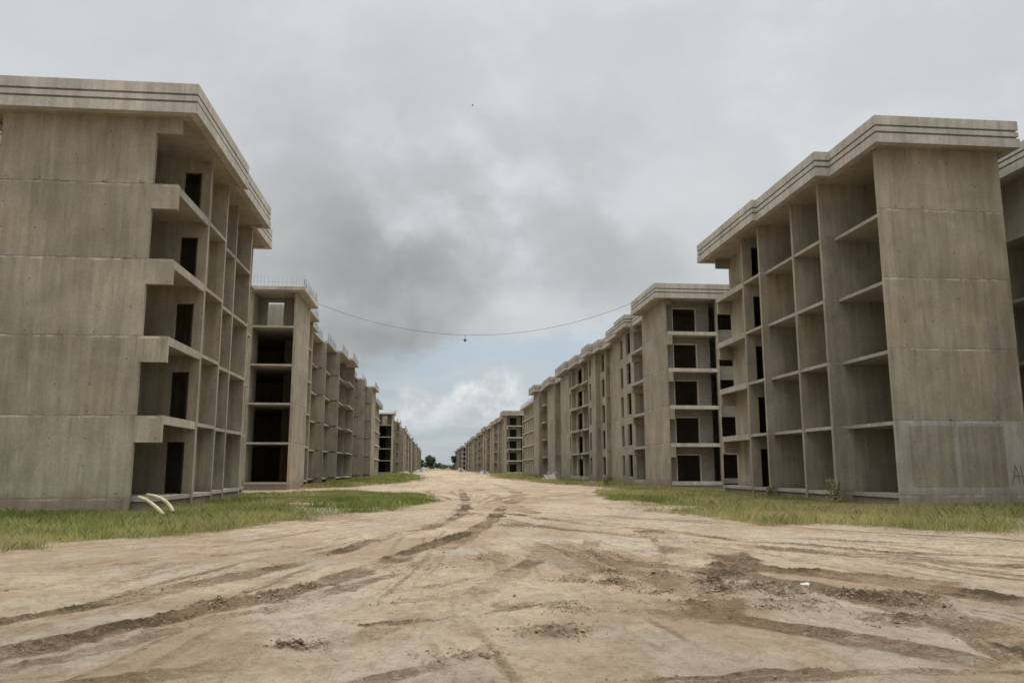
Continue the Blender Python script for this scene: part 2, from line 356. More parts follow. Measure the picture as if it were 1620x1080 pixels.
# ------------------------------------------------------------------ open-fronted block (cross walls and slabs, no facade yet)
def open_block(name, side, X, Y, walls, slabs, length, near, far, corn, label, group, back=DEPTH, mark=False):
    """walls: (u, v_outer, door or None); slabs: (u0, u1, v_edge); near/far: how each end is closed"""
    r = empty(name, (X, Y, 0), label=label, cat='building', group=group)
    for end, (v0, beam, u0, u1) in (('n', near+(0., .2)), ('f', far+(length-.2, length))):
        b = MB(side)
        for k in range(5):
            z1 = L(k+1)-.005 if k < 4 else 15.0
            if k == 0 and mark and end == 'n': MB(side).box(u0, u1, v0, back, -.25, z1, 1.).build('end_wall', 'greywall', r); continue
            b.box(u0, u1, v0+random.uniform(0, .006), back, (L(k) if k else -.25), z1, ([1.30, .99, 1.05, .97, 1.03] if mark else [1.02, .98, 1.06, .92, 1.03])[k])
        for k in range(1, 5): b.box(u0+.008, u1-.008, v0+.012, back-.012, L(k)-.005, L(k), 1.05)
        b.build('end_wall', 'wall', r)
        if beam is not None:
            for k in range(1, 6):
                z1 = L(k)-.0 if k < 5 else 15.0
                bb = MB(side).box(u0-.004, u1+.004, beam, v0, z1-.98+(.37 if k == 5 else 0), z1-.003, 1.02)
                bb.build('balcony_beam', 'wall', r)
    for (u, v, door) in walls:
        b = MB(side)
        for k in range(5):
            za, zb = (L(k) if k else -.1), (L(k+1) if k < 4 else 15.0)
            if door:
                d0, d1 = door
                zt = L(k)+2.12
                b.box(u, u+.2, v, d0, za, zb).box(u, u+.2, d1, back-.3, za, zb).box(u, u+.2, d0, d1, zt, zb)
                if k == 0: b.box(u, u+.2, d0, d1, -.1, L(0)-.002)
            else: b.box(u, u+.2, v, back-.3, za, zb)
        b.build('cross_wall', 'wall', r)
    # back wall
    MB(side).box(.2, length-.2, back-.3, back-.1, 0, 15.0).build('back_wall', 'wall', r)
    us = sorted([0.2]+[q[0]+.1 for q in walls]+[length-.2])
    for k in range(0, 5):
        for (u0, u1, v) in slabs:
            a = u0; runs = []
            for q in sorted(walls):
                if q[0] <= u0 < q[0]+.2: a = q[0]+.2
                elif u0 < q[0] < u1-.01: runs.append((a, q[0])); a = q[0]+.2
            runs.append((a, u1))
            for (a, c) in runs:
                if c-a > .3: MB(side).box(a, c, v, back-.3, L(k)-.15, L(k)).build('floor_slab', 'slab', r)
    if near[1] is not None: MB(side).box(4.51, 5.4, -.43, -.35, .56, 14.99).box(5.4, 5.5, -.43, .12, .56, 14.99).box(5.5, 7.29, .02, .12, .56, 14.99).build('shade_partition', 'wall', r)  # added partitions behind the doorways, there to make the openings dark
    # edge upstand of the corner balconies
    for (u0, u1, v) in (slabs[0], slabs[-1]):
        if (near[1] is not None and u0 < 1) or (far[1] is not None and u1 > length-1):
            e0, e1 = (u0, walls[0][0]-.003) if u0 < 1 and near[1] is not None else (walls[-1][0]+.203, u1)
            for k in range(1, 5): MB(side).box(e0, e1, v-.03, v+.12, L(k)-.30, L(k)+.02).build('edge_beam', 'slab', r)
    MB(side).prism(outline([(a+.1, c+(.1 if i < len(slabs)-1 else 0), v+.08) for i, (a, c, v) in enumerate(slabs)], slabs[0][0]+.1, slabs[-1][1], back-.31), -.25, L(0)-.15).build('plinth', 'plinth', r)
    poly = outline(corn, -.8, length+.7, back+(.42 if mark else .95))
    cornice(poly, r, side)
    if mark:
        MB(side).box(13.61, 14.8, .23, .31, .56, 14.99).box(14.8, 14.9, .23, .9, .56, 14.99).box(14.9, 17.99, .8, .9, .56, 14.99).build('shade_partition', 'wall', r)  # hidden closet added behind the doorway so it looks dark
        g = MB(side)
        def stroke(pts, w_=.024):
            for (a, z1), (c, z2) in zip(pts, pts[1:]):
                g.rod((side*a, -.006, z1), (side*c, -.006, z2), w_/2, 4)
        for pts in ([(5.02, .95), (5.14, 1.25), (5.22, 1.72), (5.30, 1.45), (5.36, 1.0)], [(5.12, 1.28), (5.50, 1.30)], [(5.46, 1.72), (5.50, 1.3), (5.53, .95)], [(5.5, 1.3), (5.74, 1.33)], [(5.72, 1.75), (5.76, .98)],
                    ): stroke(pts)
        g.build('painted_letters', 'paint', r)
        g = MB(side); stroke([(.98, 1.18), (1.48, 1.20)], .02); g.build('scratch_mark', 'plinth', r)
        # darker formwork fields let into the pale ground-storey panel
        for a, c in ((.82, 2.72), (2.92, 4.88)): MB(side).box(-.006, .0, a, c, .86, 3.28, .93).build('formwork_field', 'wall', r)
    return r

# near right block
open_block('apartment_block', 1, 18.1, 29.9,
    [(4.35, -.05, None), (7.35, 0, None), (10.9, -.28, None), (13.4, -.22, (.33, 1.5))],
    [(.2, 4.35, .62), (4.35, 10.9, .04), (10.9, 18.0, -.20)], 18.2, (.30, None), (.80, -.10),
    [(-.8, 3.1, -.10), (3.1, 9.8, -.78), (9.8, 18.9, -1.03)],
    'near right unfinished concrete block, open bays, red letters on its end wall', 'unfinished apartment blocks along the street', mark=True)
# near left block
open_block('apartment_block', -1, -10.7, 29.9,
    [(4.3, -.70, (-.30, .45)), (7.3, -.66, None), (10.4, -.36, None), (13.9, -.30, None)],
    [(.2, 7.3, -.66), (7.3, 14.0, -.34), (14.0, 17.4, .25)], 17.6, (.20, -.75), (.45, None),
    [(-.8, 7.5, -1.50), (7.5, 13.9, -1.27), (13.9, 18.2, -.50)],
    'near left unfinished concrete block with stepped corner balconies beside its wide blank end wall', 'unfinished apartment blocks along the street')
# wings standing behind each of them
r = open_block('apartment_block', 1, 27.0, 20.5,
    [(4.35, -.05, None), (9.2, 0, None), (14.4, -.1, None)], [(.2, 14.4, .0), (14.4, 18.0, .1)], 18.2, (.10, None), (.10, None),
    [(-.8, 18.9, -.93)], 'dark open block partly hidden behind the right edge of the near right block', 'unfinished apartment blocks along the street')
MB(1).box(.25, 17.9, .01, .19, L(4)+.002, 14.99).build('facade_wall', 'wall', r)
r = open_block('apartment_block', -1, -19.2, 33.7,
    [(4.35, -.05, None), (9.2, 0, None)], [(.2, 14.0, .0)], 14.2, (.10, None), (.10, None),
    [(-.8, 14.9, -1.0)], 'sliver of a block with grooved cornice at the far left edge behind its neighbour', 'unfinished apartment blocks along the street')
MB(-1).box(-.06, -.004, .3, 3.2, 11.9, 14.85).build('red_board', 'redwall', r)

# ------------------------------------------------------------------ long block with a stepped street front
def facade(b, side_v, u0, u1, slots, k, zt):
    za = L(k) if k else -.25
    cur = u0; v = side_v
    for (a, c, s0, s1) in slots:
        b.box(cur, a, v, v+.2, za, zt); b.box(a, c, v, v+.2, za, L(k)+s0); b.box(a, c, v, v+.2, L(k)+s1, zt); cur = c
    b.box(cur, u1, v, v+.2, za, zt)
def long_block(side, X, Y, segs, end, has_cornice, label, DEPTH=9.5):
    """segs: (u0, u1, v, kind, openings)"""
    r = empty('apartment_block', (X, Y, 0), label=label, cat='building', group='unfinished apartment blocks along the street')
    n = len(segs); length = segs[-1][1]
    for i, (u0, u1, v, kind, ops, *ex) in enumerate(segs):
        if kind == 'open':
            for (uc, vo) in (ex[0] if ex else []):
                q = MB(side)
                for k in range(5): q.box(uc, uc+.2, vo, (1.74 if 6.5 < uc < 12 else DEPTH-.21), L(k) if k else -.25, L(k+1)-.012 if k < 4 else 15.0)
                q.build('cross_wall', 'wall', r)
            continue
        b = MB(side); nv = segs[i+1][2] if i+1 < n else None; pv = segs[i-1][2] if i else None
        a, c = u0, u1
        for k in range(5):
            zt = L(k+1)-.012 if k < 4 else 15.0
            if kind == 'bal': slots = [(a_, c_, .02, 2.25) for a_, c_ in ops]
            else: slots = [(a_, c_, .25, 2.3) for a_, c_ in ops]
            facade(b, v, a, c, slots, k, zt)
            za = L(k) if k else -.25
            if pv is not None and pv > v+.01: b.box(u0, u0+.2, v+.2, pv+.2, za, zt)          # the front steps out
            if nv is not None and nv > v+.01: b.box(u1-.2, u1, v+.2, nv, za, zt)      # the front steps back
        b.build('facade_wall', 'wall' if kind != 'block' else 'block', r)
        if kind == 'bal':
            vs = ex[0] if ex else v-.85
            for k in range(0, 5):
                q = MB(side).box(u0+.1, u1-.1, vs, v-.003, L(k)-.22 if k else -.1, L(k)+.02, 1.0)
                q.build('balcony_slab', 'slab', r)
            for k in range(1, 6):
                z1 = L(k)-.24 if k < 5 else 15.0
                MB(side).box(u1-.32, u1-.12, vs+.02, v-.004, z1-.62, z1-.002).build('balcony_beam', 'wall', r)
    inner = [((1.62 if end == 'open' else 1.22) if i == 0 else q[0], (q[1]-.22 if i == n-1 else q[1]), q[2]+(.2 if q[3] != 'open' else 0)) for i, q in enumerate(segs)]
    for k in range(0, 5):
        MB(side).prism(outline(inner, inner[0][0], length-.22, DEPTH-.2), L(k)-.15, L(k)).build('floor_slab', 'slab', r)
    MB(side).box(.4, length-.02, DEPTH-.2, DEPTH, 0, 15.0).build('back_wall', 'wall', r)
    MB(side).box(length-.2, length-.003, segs[-1][2]+.2, DEPTH-.2, -.2, 15.0).build('end_wall', 'wall', r)
    # cross walls inside the block keep the rooms dark
    for i in (range(2, n, 3) if end == 'infill' else []):
        u = segs[i][0]+.5
        MB(side).box(u, u+.18, max(segs[i][2], segs[i-1][2])+.25, DEPTH-.25, 0, 14.95).build('cross_wall', 'wall', r)
    if end == 'infill':
        # balconied end: slab edges, recessed blockwork with openings, a slim column, a second window
        for k in range(0, 5):
            MB(side).box(.0, 1.25, .24, 4.22, L(k)-.26, L(k)+.02, 1.1).build('balcony_slab', 'pale', r)
            zt = L(k+1)-.26 if k < 4 else 15.0
            b = MB(side); rv = 1.0
            b.box(rv, rv+.2, .21, .95, L(k)+.02, zt).box(rv, rv+.2, 2.95, 4.02, L(k)+.02, zt).box(rv, rv+.2, .95, 2.95, L(k)+2.12, zt)
            b.build('blockwork_infill', 'block', r)
            MB(side).box(.985, 1.19, .951, 1.02, L(k)+.025, L(k)+2.05).box(.985, 1.19, 2.88, 2.949, L(k)+.025, L(k)+2.05).box(.985, 1.19, .951, 2.949, L(k)+2.05, L(k)+2.119).build('window_frame', 'pale', r)
            b = MB(side); za, zb = L(k)-.15, zt-.0+(.26 if k < 4 else 0)-.15*(k < 4)
            low = .25 if k not in (3, 2) else (.25 if k == 3 else .9)
            b.box(.25, .45, 4.40, 4.50, za, zb).box(.25, .45, 5.75, DEPTH+.15, za, zb)
            b.box(.25, .45, 4.50, 5.75, za, L(k)+low).box(.25, .45, 4.50, 5.75, L(k)+2.1, zb)
            b.build('blockwork_infill', 'block', r)
        MB(side).box(6.9, 7.1, .21, DEPTH-.21, 0, 14.98).build('cross_wall', 'wall', r)  # extra wall added to keep the room behind the end windows dark
        for k in range(1, 6):
            z1 = L(k)-.26 if k < 5 else 15.0
            MB(side).box(-.02, .2, .2, .62, z1-(.80 if k < 5 else .42), z1-.002).build('balcony_beam', 'wall', r)
        MB(side).box(-.01, .24, 4.222, 4.40, -.2, 15.0).build('column', 'wall', r)
        MB(side).box(.05, 1.3, .22, DEPTH+.1, -.25, L(0)-.27).build('plinth', 'plinth', r)
    elif end == 'open':
        for k in range(0, 5):
            MB(side).box(.0, 1.6, .2, 3.28, L(k)-.14, L(k)+.0, 1.1).build('floor_slab', 'slab', r)
        b = MB(side)
        for k in range(5):
            za, zt = L(k) if k else -.2, L(k+1)-.012 if k < 4 else 15.0
            b.box(.0, 2.2, 3.28, 3.5, za, zt)
        b.build('side_wall', 'wall', r)
        b = MB(side).box(2.4, 2.6, .21, 1.45, L(4), 15.0).box(2.4, 2.6, 2.7, DEPTH-.21, L(4), 15.0).box(2.4, 2.6, 1.45, 2.7, 14.66, 15.0)
        b.build('cross_wall', 'wall', r)
        MB(side).box(6.0, 6.2, .21, DEPTH-.21, L(4), 15.0, 1.2).build('cross_wall', 'wall', r)
        MB(side).box(6.2, 12.6, 1.75, 1.95, 0, 14.99).build('shade_partition', 'wall', r)  # added partition that blocks light from the open street bays
        MB(side).box(6.2, 6.4, .21, 1.749, 0, 14.98).build('cross_wall', 'wall', r)  # added piece closing the end room against daylight
        MB(side).box(.05, .25, 3.52, DEPTH, 0, 15.0).build('end_wall', 'wall', r)
        MB(side).box(.03, 1.3, .2, DEPTH, -.25, L(0)-.15).build('plinth', 'plinth', r)
    # roof
    prof = []
    for i, (u0, u1, v, kind, ops, *ex) in enumerate(segs):
        ov = {'bal': 1.0}.get(kind, .85)
        prof.append((u0-(.0 if i else .8), u1+(0 if i < n-1 else .7), v-ov-(.1 if i == 0 else 0)))
    back = DEPTH+.7
    if has_cornice:
        poly = outline(prof, -.8, length+.7, back)
        cornice(poly, r, side)
    else:
        prof = [(a, c, v+.3) for a, c, v in prof]
        b = MB(side)
        for i, (a, c, v) in enumerate(prof):
            if i == 0: b.box(a, 2.6, v, back, 15.0, 15.26).box(2.6, 6.0, v, .9, 15.0, 15.26).box(2.6, 6.0, 4.2, back, 15.0, 15.26).box(6.0, c, v, back, 15.0, 15.26)   # light well over the second room
            else: b.box(a, c, v, back, 15.0, 15.26)
        b.build('roof_slab', 'pale', r)
        g = MB(side); uu = -.7
        i0 = 0
        for (a, c, v) in prof:
            u = a+.08
            while u < c:
                if random.random() < .93:
                    h = random.uniform(.65, 1.05); x = side*(v+.1)
                    g.rod((x, u, 15.2), (x+random.uniform(-.06, .06), u+random.uniform(-.05, .05), 15.2+h), .008, 3)
                u += random.uniform(.18, .32)
            g.rod((side*(v+.1), a, 15.62), (side*(v+.1), c, 15.62), .01, 3)
        v = prof[0][2]+.2
        while v < 3.5:
            g.rod((side*v, -.7, 15.2), (side*v+random.uniform(-.03, .03), -.7, 15.2+random.uniform(.7, .95)), .007, 3); v += random.uniform(.2, .35)
        g.rod((side*.0, -.7, 15.6), (side*3.4, -.7, 15.6), .008, 3)
        g.build('rebar', 'rust', r)
    return r
RB = [(0, 6.8, 0, 'solid', []), (6.8, 12.2, 1.5, 'bal', [(8.4, 11.7)], .3), (12.2, 16.6, .6, 'solid', [(13.5, 15.1)]),
      (16.6, 22.2, .95, 'solid', [(17.6, 19.1)]), (22.2, 27.0, 1.6, 'solid', [(23.4, 24.9)]), (27.0, 30.3, 1.15, 'solid', [(27.9, 29.5)]),
      (30.3, 34.6, .6, 'solid', [(32.9, 34.1)]), (34.6, 39.4, 1.3, 'bal', [(35.8, 38.8)], .5), (39.4, 45.6, .95, 'bal', [(40.6, 43.9)], .25),
      (45.6, 55.0, .45, 'solid', [(46.3, 47.3)]), (55.0, 64.0, 1.8, 'solid', [(58.8, 60.2), (62.3, 63.6)]), (64.0, 72.0, .9, 'solid', []),
      (72.0, 76.5, 1.3, 'bal', [(73.0, 75.8)]), (76.5, 83.7, .0, 'solid', [])]
LBs = [(0, 6.4, 0, 'solid', []), (6.4, 9.4, .7, 'open', []), (9.4, 12.8, .7, 'open', [], [(9.2, .68)]),
      (12.8, 18.5, 1.6, 'open', [], [(12.6, .72)]), (18.5, 25.3, 2.0, 'open', [], [(18.3, 1.55)]), (25.3, 32.5, 1.5, 'open', [], [(25.3, 1.15)]),
      (32.5, 39.0, .75, 'open', [], [(32.5, .55)]), (39.0, 42.6, .15, 'open', []), (42.6, 46.5, .25, 'open', [], [(42.4, .9)]),
      (46.5, 54.0, 1.7, 'open', [], [(46.4, .2)]), (54.0, 61.5, 1.8, 'open', [], [(54.0, 1.5)]), (61.5, 67.5, 1.0, 'open', [], [(61.5, .1)]),
      (67.5, 73.5, 1.3, 'open', [], [(67.5, .9)]), (73.5, 81.7, -.05, 'solid', [])]
rb = long_block(1, 18.1, 60.1, RB, 'infill', True, 'mid right long block with blockwork infill, dark openings and stepped grooved cornice')
lb = long_block(-1, -10.7, 60.5, LBs, 'open', False, 'mid left long block with open dark end bays and rebar along its roof edge')
# lower detail set-back block, seen in the gaps
def setback(side, X, Y, length, label):
    r = empty('apartment_block', (X, Y, 0), label=label, cat='building', group='unfinished apartment blocks along the street')
    b = MB(side)
    nb = int(length/4)
    for k in range(5):
        za, zt = (L(k) if k else -.2), (L(k+1)-.16 if k < 4 else 15.0)
        for i in range(nb):
            a = i*4.0; b.box(a, a+1.3, 0, .2, za, zt); b.box(a+1.3, a+2.2, 0, .2, L(k)+2.2, zt); b.box(a+2.2, a+4, 0, .2, za, zt)
            b.box(a+1.3, a+2.2, 0, .2, za, L(k)+.3 if k else .9)
    b.build('facade_wall', 'wall', r)
    for k in range(1, 5): MB(side).box(-.1, length+.1, -.35, .0-.003, L(k)-.16, L(k)+.06).build('floor_slab', 'pale', r)
    MB(side).box(0, nb*4., 5.0, 5.2, 0, 15).build('back_wall', 'wall', r)
    for k in range(1, 5): MB(side).box(.01, nb*4.-.01, .2, 5., L(k)-.16, L(k)).build('inner_slab', 'slab', r)
    MB(side).box(0, .2, .2, 5., 0, 15).box(nb*4.-.2, nb*4., .2, 5., 0, 15).build('end_wall', 'wall', r)
    MB(side).box(-.7, length+.7, -.9, 6., 15.0, 15.25).build('roof_slab', 'pale', r)
    g = MB(side)
    for i in range(int(length*2)):
        u = i*.5+random.uniform(-.2, .2); g.rod((side*-.8, u, 15.2), (side*-.8+random.uniform(-.1, .1), u, 15.2+random.uniform(.5, 1.2)), .02, 3)
    g.build('rebar', 'rust', r)
    return r
setback(1, 20.9, 149, 36, 'set back right block with bare rebar roof between two corniced blocks')
setback(-1, -12.9, 148, 36, 'narrow sliver of set back left block just past the long rebar topped block')
rb2 = long_block(1, 18.1, 290.5, [(a, c, v*.8+.1 if i else v, ('solid' if k_ == 'open' and i % 3 else ('bal' if k_ == 'open' else k_)), ([((a+c)/2-.7, (a+c)/2+.7)] if 0 < i < 13 else [])) for i, (a, c, v, k_, *_q) in enumerate(LBs)], 'infill', True, 'fourth corniced block along the right side of the street, facade with more balconies')
lb2 = long_block(-1, -10.7, 291, [(a, c, v, ('bal' if k_ == 'bal' or i in (3, 4) else k_), ([((a+c)/2-1.2, (a+c)/2+1.2)] if i in (3, 4) else o_), *q_) for i, (a, c, v, k_, o_, *q_) in enumerate(RB)], 'open', False, 'fourth rebar topped block along the left side of the street, with balconied facade')
names = ['third', 'fourth', 'fifth', 'sixth', 'seventh']
for side, src, X, ys in ((1, rb, 18.1, (200.8, 290.5, 380, 521, 612)), (-1, lb, -10.7, (200.6, 291, 381, 471, 561))):
    for q, y in zip(names, ys):
        if q == 'fourth': continue
        alt = q == 'sixth'
        c = copy_tree((rb2 if side == 1 else lb2) if alt else src); c.location = (X, y, 0)
        look = 'corniced block with dark window openings' if side == 1 else 'rebar topped block with dark open end bays'
        c['label'] = f'{q} {look} along the {"right" if side == 1 else "left"} side of the street'

# ------------------------------------------------------------------ ground
def vnoise(x, y, seed=0):
    r_ = np.random.default_rng(seed); tab = r_.random((256, 256))
    xi = np.floor(x).astype(int); yi = np.floor(y).astype(int); fx = x-xi; fy = y-yi
    fx = fx*fx*(3-2*fx); fy = fy*fy*(3-2*fy)
    g = lambda a, b: tab[a % 256, b % 256]
    return (g(xi, yi)*(1-fx)+g(xi+1, yi)*fx)*(1-fy)+(g(xi, yi+1)*(1-fx)+g(xi+1, yi+1)*fx)*fy
def fbm(x, y, seed=0, o=5, gain=.5):
    s_ = 0; a = 1; t_ = 0
    for i in range(o):
        s_ = s_+a*vnoise(x*2**i+17*i, y*2**i+31*i, seed+i); t_ += a; a *= gain
    return s_/t_
GRASS = {
 'left_near': [(-60, 9), (-20, 13.5), (-8.2, 16.2), (-7.6, 18.2), (-6.35, 19.8), (-5.0, 23), (-2.8, 28.9), (-.9, 33), (.3, 41), (-.3, 46), (-1.6, 50.5), (-5.4, 53.6), (-9.2, 50.6), (-14, 52.5), (-60, 52)],
 'left_far': [(-60, 58), (-14, 59.5), (-9.4, 63.5), (-7.0, 70), (-3.3, 90), (-2.4, 110), (-2.0, 140), (-3.6, 175), (-6, 205), (-7, 240), (-8, 300), (-9, 600), (-60, 600)],
 'right_near': [(60, 11), (30, 14.5), (14.4, 18.3), (12, 20.2), (9.4, 21.7), (8.5, 27), (8.7, 33), (9.6, 48), (12, 55), (14.5, 60), (13.8, 68), (12.3, 80), (11.0, 105), (10.2, 135), (12.5, 170), (15, 230), (16.5, 300), (16.6, 600), (60, 600)],
}
def inside_dist(px, py, poly):
    ins = np.zeros(px.shape, bool); dm = np.full(px.shape, 1e9); n = len(poly)
    for i in range(n):
        x1, y1 = poly[i]; x2, y2 = poly[(i+1) % n]
        cond = ((y1 > py) != (y2 > py))
        with np.errstate(divide='ignore', invalid='ignore'): xx = (x2-x1)*(py-y1)/((y2-y1) if y2 != y1 else 1e-9)+x1
        ins ^= cond & (px < xx)
        dx, dy = x2-x1, y2-y1; tt = np.clip(((px-x1)*dx+(py-y1)*dy)/(dx*dx+dy*dy), 0, 1)
        dm = np.minimum(dm, np.hypot(px-x1-tt*dx, py-y1-tt*dy))
    return np.where(ins, dm, -dm)
def grass_amount(x, y):
    g = np.full(x.shape, -1e9)
    for p in GRASS.values(): g = np.maximum(g, inside_dist(x, y, p))
    # the edge wanders, and a few bare patches are left inside
    wig = (fbm(x*.55, y*.55, 5, 4)-.5)*np.clip(1.2+y*.035, 1.2, 5)
    g = np.clip((g+wig*1.25+(fbm(x*2.2, y*2.2, 6, 3)-.5)*.9)*np.clip(1.3-y*.01, .3, 1.3)+.2, 0, 1)
    bare = fbm(x*.22+40, y*.22, 9, 4)
    return g*np.clip((.72-bare)*9, 0.25, 1)
TR = {
 'a': ([(-9, 4.5), (-6.2, 6.6), (-4.46, 8.98), (-3.91, 9.94), (-3.5, 10.83), (-3.05, 12.11), (-2.41, 13.52), (-1.78, 16.05), (-.93, 19.83), (.08, 22.48), (1.0, 27), (1.6, 38), (2, 60)], .13, 1.0),
 'b': ([(-8, 2.5), (-5.2, 5.3), (-3.71, 7.51), (-3.28, 8.39), (-2.81, 9.06), (-2.40, 9.75), (-1.97, 10.3), (-1.56, 11.18), (-1.26, 12.27), (-.79, 13.79), (-.3, 15.78), (.28, 18.17), (1.6, 22.83), (3, 34)], .15, 1.15),
 'c': ([(1.9, 26), (2.88, 22.21), (4.6, 19.29), (6.38, 16.68), (7.47, 14.68), (8.83, 13.21), (11.5, 11.6), (16, 10)], .16, .8),
 'd': ([(2.6, 29), (3.78, 23.95), (6.04, 20.12), (7.1, 17.4), (8.24, 15.6), (11, 13.6), (16, 12)], .14, .75),
 'e': ([(3.6, 13.6), (4.3, 12.6), (4.94, 11.6), (5.39, 10.22), (5.51, 9.02), (5.44, 7.59), (5.33, 6.0)], .24, 1.1),
 'f': ([(5.56, 20.17), (5.09, 16.53), (4.3, 13.47), (3.5, 11.28), (2.72, 9.97), (1.9, 9.2)], .22, .55),
 'g': ([(5.9, 17.0), (5.53, 14.33), (4.65, 12.2), (3.76, 10.12), (3.03, 8.67)], .24, .7),
 'h': ([(2.3, 9.0), (2.9, 8.5), (3.65, 7.92), (4.07, 7.17), (4.5, 6.4)], .16, .9),
 'i': ([(1.2, 6.27), (1.44, 6.26), (2.42, 6.32), (3.1, 6.31)], .05, .8),
 'j': ([(-2.6, 6.4), (-1.93, 6.84), (-1.57, 7.12), (-1.03, 7.54), (-.22, 8.63), (.27, 9.53), (1.07, 11.84), (2.2, 15.5)], .14, .55),
 'k': ([(-14, 11.2), (-6.69, 13.31), (-5.39, 13.57), (-4.28, 14.78), (-2.9, 16.91), (-.66, 20.5), (.8, 27), (1.5, 40)], .13, .45),
 'l': ([(.3, 24.5), (1.99, 31.15), (4.1, 38.7), (5.6, 52), (6.0, 80)], .22, .6),
 'm': ([(3.39, 60), (3.6, 40.71), (3.4, 29.14), (4.07, 23.92)], .2, .55),
 'n': ([(6.0, 12.6), (6.41, 12.03), (7.06, 11.26), (7.95, 10.25), (10, 8.5)], .16, .8),
 'o': ([(5.0, 13.4), (5.9, 12.2), (6.6, 10.9), (7.0, 9.6), (7.4, 8.0)], .22, .9),
 'p': ([(-12, 9.5), (-6.5, 10.8), (-4.9, 11.9), (-3.6, 13.5), (-2.6, 15.6), (-1.5, 19)], .08, .35),
 'q': ([(-2.2, 5.6), (-.8, 6.1), (.2, 6.9), (.9, 8.0)], .08, .35),
 's': ([(-9.5, 3.5), (-6.7, 5.6), (-4.95, 8.0), (-4.35, 9.2), (-3.8, 10.6), (-3.3, 12.1), (-2.6, 13.9), (-1.9, 16.5), (-1.0, 21)], .07, .5),
 't': ([(-7.4, 2.0), (-4.7, 4.8), (-3.3, 7.1), (-2.4, 8.8), (-1.55, 10.1), (-.9, 11.6), (-.3, 13.4), (.4, 16.5), (1.3, 21), (2.4, 28)], .08, .6),
 'u': ([(2.6, 24), (3.7, 20.2), (5.6, 17.6), (7.2, 15.6), (9.5, 13.6), (13, 12)], .07, .5),
 'v': ([(4.2, 27), (5.6, 22.5), (7.6, 18.6), (10, 16.6), (16, 14.5)], .08, .5),
 'w': ([(5.25, 20.4), (4.8, 16.7), (4.0, 13.7), (3.2, 11.6), (2.4, 10.3), (1.0, 9.2), (-.6, 8.6)], .05, .6),
 'x': ([(5.85, 20.1), (5.4, 16.4), (4.65, 13.2), (3.85, 10.9), (3.1, 9.4)], .05, .6),
 'y': ([(2.2, 16.5), (1.9, 14.0), (1.2, 12.3), (.2, 11.2), (-1.4, 10.0), (-3, 8.2)], .10, .5),
 'z': ([(2.55, 16.2), (2.3, 13.7), (1.6, 11.8), (.5, 10.6), (-1.0, 9.4)], .06, .45),
 'aa': ([(4.4, 11.0), (5.1, 10.1), (5.3, 8.9), (5.0, 7.4), (4.7, 6.0)], .05, .6),
 'ab': ([(-.5, 5.4), (.6, 5.9), (1.8, 6.1), (3.2, 6.2), (5, 6.0)], .05, .5),
 'r': ([(.9, 9.5), (1.6, 10.6), (2.2, 12), (2.9, 14.5), (3.6, 18)], .12, .3),
}
PATCH = [(3.4, 12.2, .30, .35, .8), (3.75, 10.5, .22, .25, 1.0), (4.55, 12.0, .25, .5, .8), (4.6, 10.3, .3, .3, .9), (5.3, 10.2, .35, .35, .9), (5.7, 9.2, .35, .4, .8), (2.0, 11.6, .3, .3, .6), (3.0, 10.4, .35, .2, .6), (4.0, 9.0, .5, .3, .5), (1.6, 9.3, .4, .3, .4), (-2.6, 9.9, .25, .25, .7), (-1.6, 11.3, .3, .3, .6), (1.0, 14.5, .5, .5, .4), (2.9, 15.0, .5, .7, .5), (1.25, 8.15, .42, .3, .7), (3.9, 11.15, .25, .45, 1.1), (4.25, 10.8, .28, .35, 1.1), (2.6, 11.3, .28, .35, .9), (2.75, 12.6, .3, .5, .7), (4.85, 10.9, .35, .5, 1.0),
         (4.4, 9.6, .5, .3, .6), (-2.0, 10.4, .35, .4, .8), (2.4, 22.8, .7, .8, .6), (-.1, 13.2, .5, .6, .4), (.6, 17.8, .5, .8, .4), (3.1, 9.4, .3, .25, .6), (6.0, 9.8, .4, .6, .8), (5.0, 8.3, .5, .4, .6), (.3, 7.2, .35, .2, .4), (-1.2, 7.7, .2, .12, .9)]
def sd_poly(px, py, pts):
    dm = np.full(px.shape, 1e9); sg = np.zeros(px.shape); al = np.zeros(px.shape); acc = 0
    for (x1, y1), (x2, y2) in zip(pts, pts[1:]):
        dx, dy = x2-x1, y2-y1; l2 = dx*dx+dy*dy; l = math.sqrt(l2)
        tt = np.clip(((px-x1)*dx+(py-y1)*dy)/l2, 0, 1); qx = px-x1-tt*dx; qy = py-y1-tt*dy
        dd_ = np.hypot(qx, qy); k = dd_ < dm
        sg = np.where(k, (dx*qy-dy*qx)/l, sg); al = np.where(k, acc+tt*l, al); dm = np.where(k, dd_, dm); acc += l
    return dm, sg, al
def smooth_pts(pts, n=3):
    for _ in range(n):
        o = [pts[0]]
        for a, b in zip(pts, pts[1:]): o += [(a[0]*.75+b[0]*.25, a[1]*.75+b[1]*.25), (a[0]*.25+b[0]*.75, a[1]*.25+b[1]*.75)]
        pts = o+[pts[-1]]
    return pts
ys = list(np.linspace(-80, 3.0, 24)[:-1])
y = 3.0
while y < 70: ys.append(y); y *= 1.0036
while y < 9000: ys.append(y); y *= 1.04
ys = np.array(ys)
xs_c = list(np.arange(-5.2, 7.4, .03)); st = .03; xr = [xs_c[-1]]; xl = [xs_c[0]]
while xr[-1] < 32: st *= 1.014; xr.append(xr[-1]+st)
while xr[-1] < 7000: st *= 1.25; xr.append(xr[-1]+st)
st = .03
while xl[-1] > -30: st *= 1.014; xl.append(xl[-1]-st)
while xl[-1] > -7000: st *= 1.25; xl.append(xl[-1]-st)
xs = np.array(xl[:0:-1]+xs_c+xr[1:])
GX, GY = np.meshgrid(xs, ys)
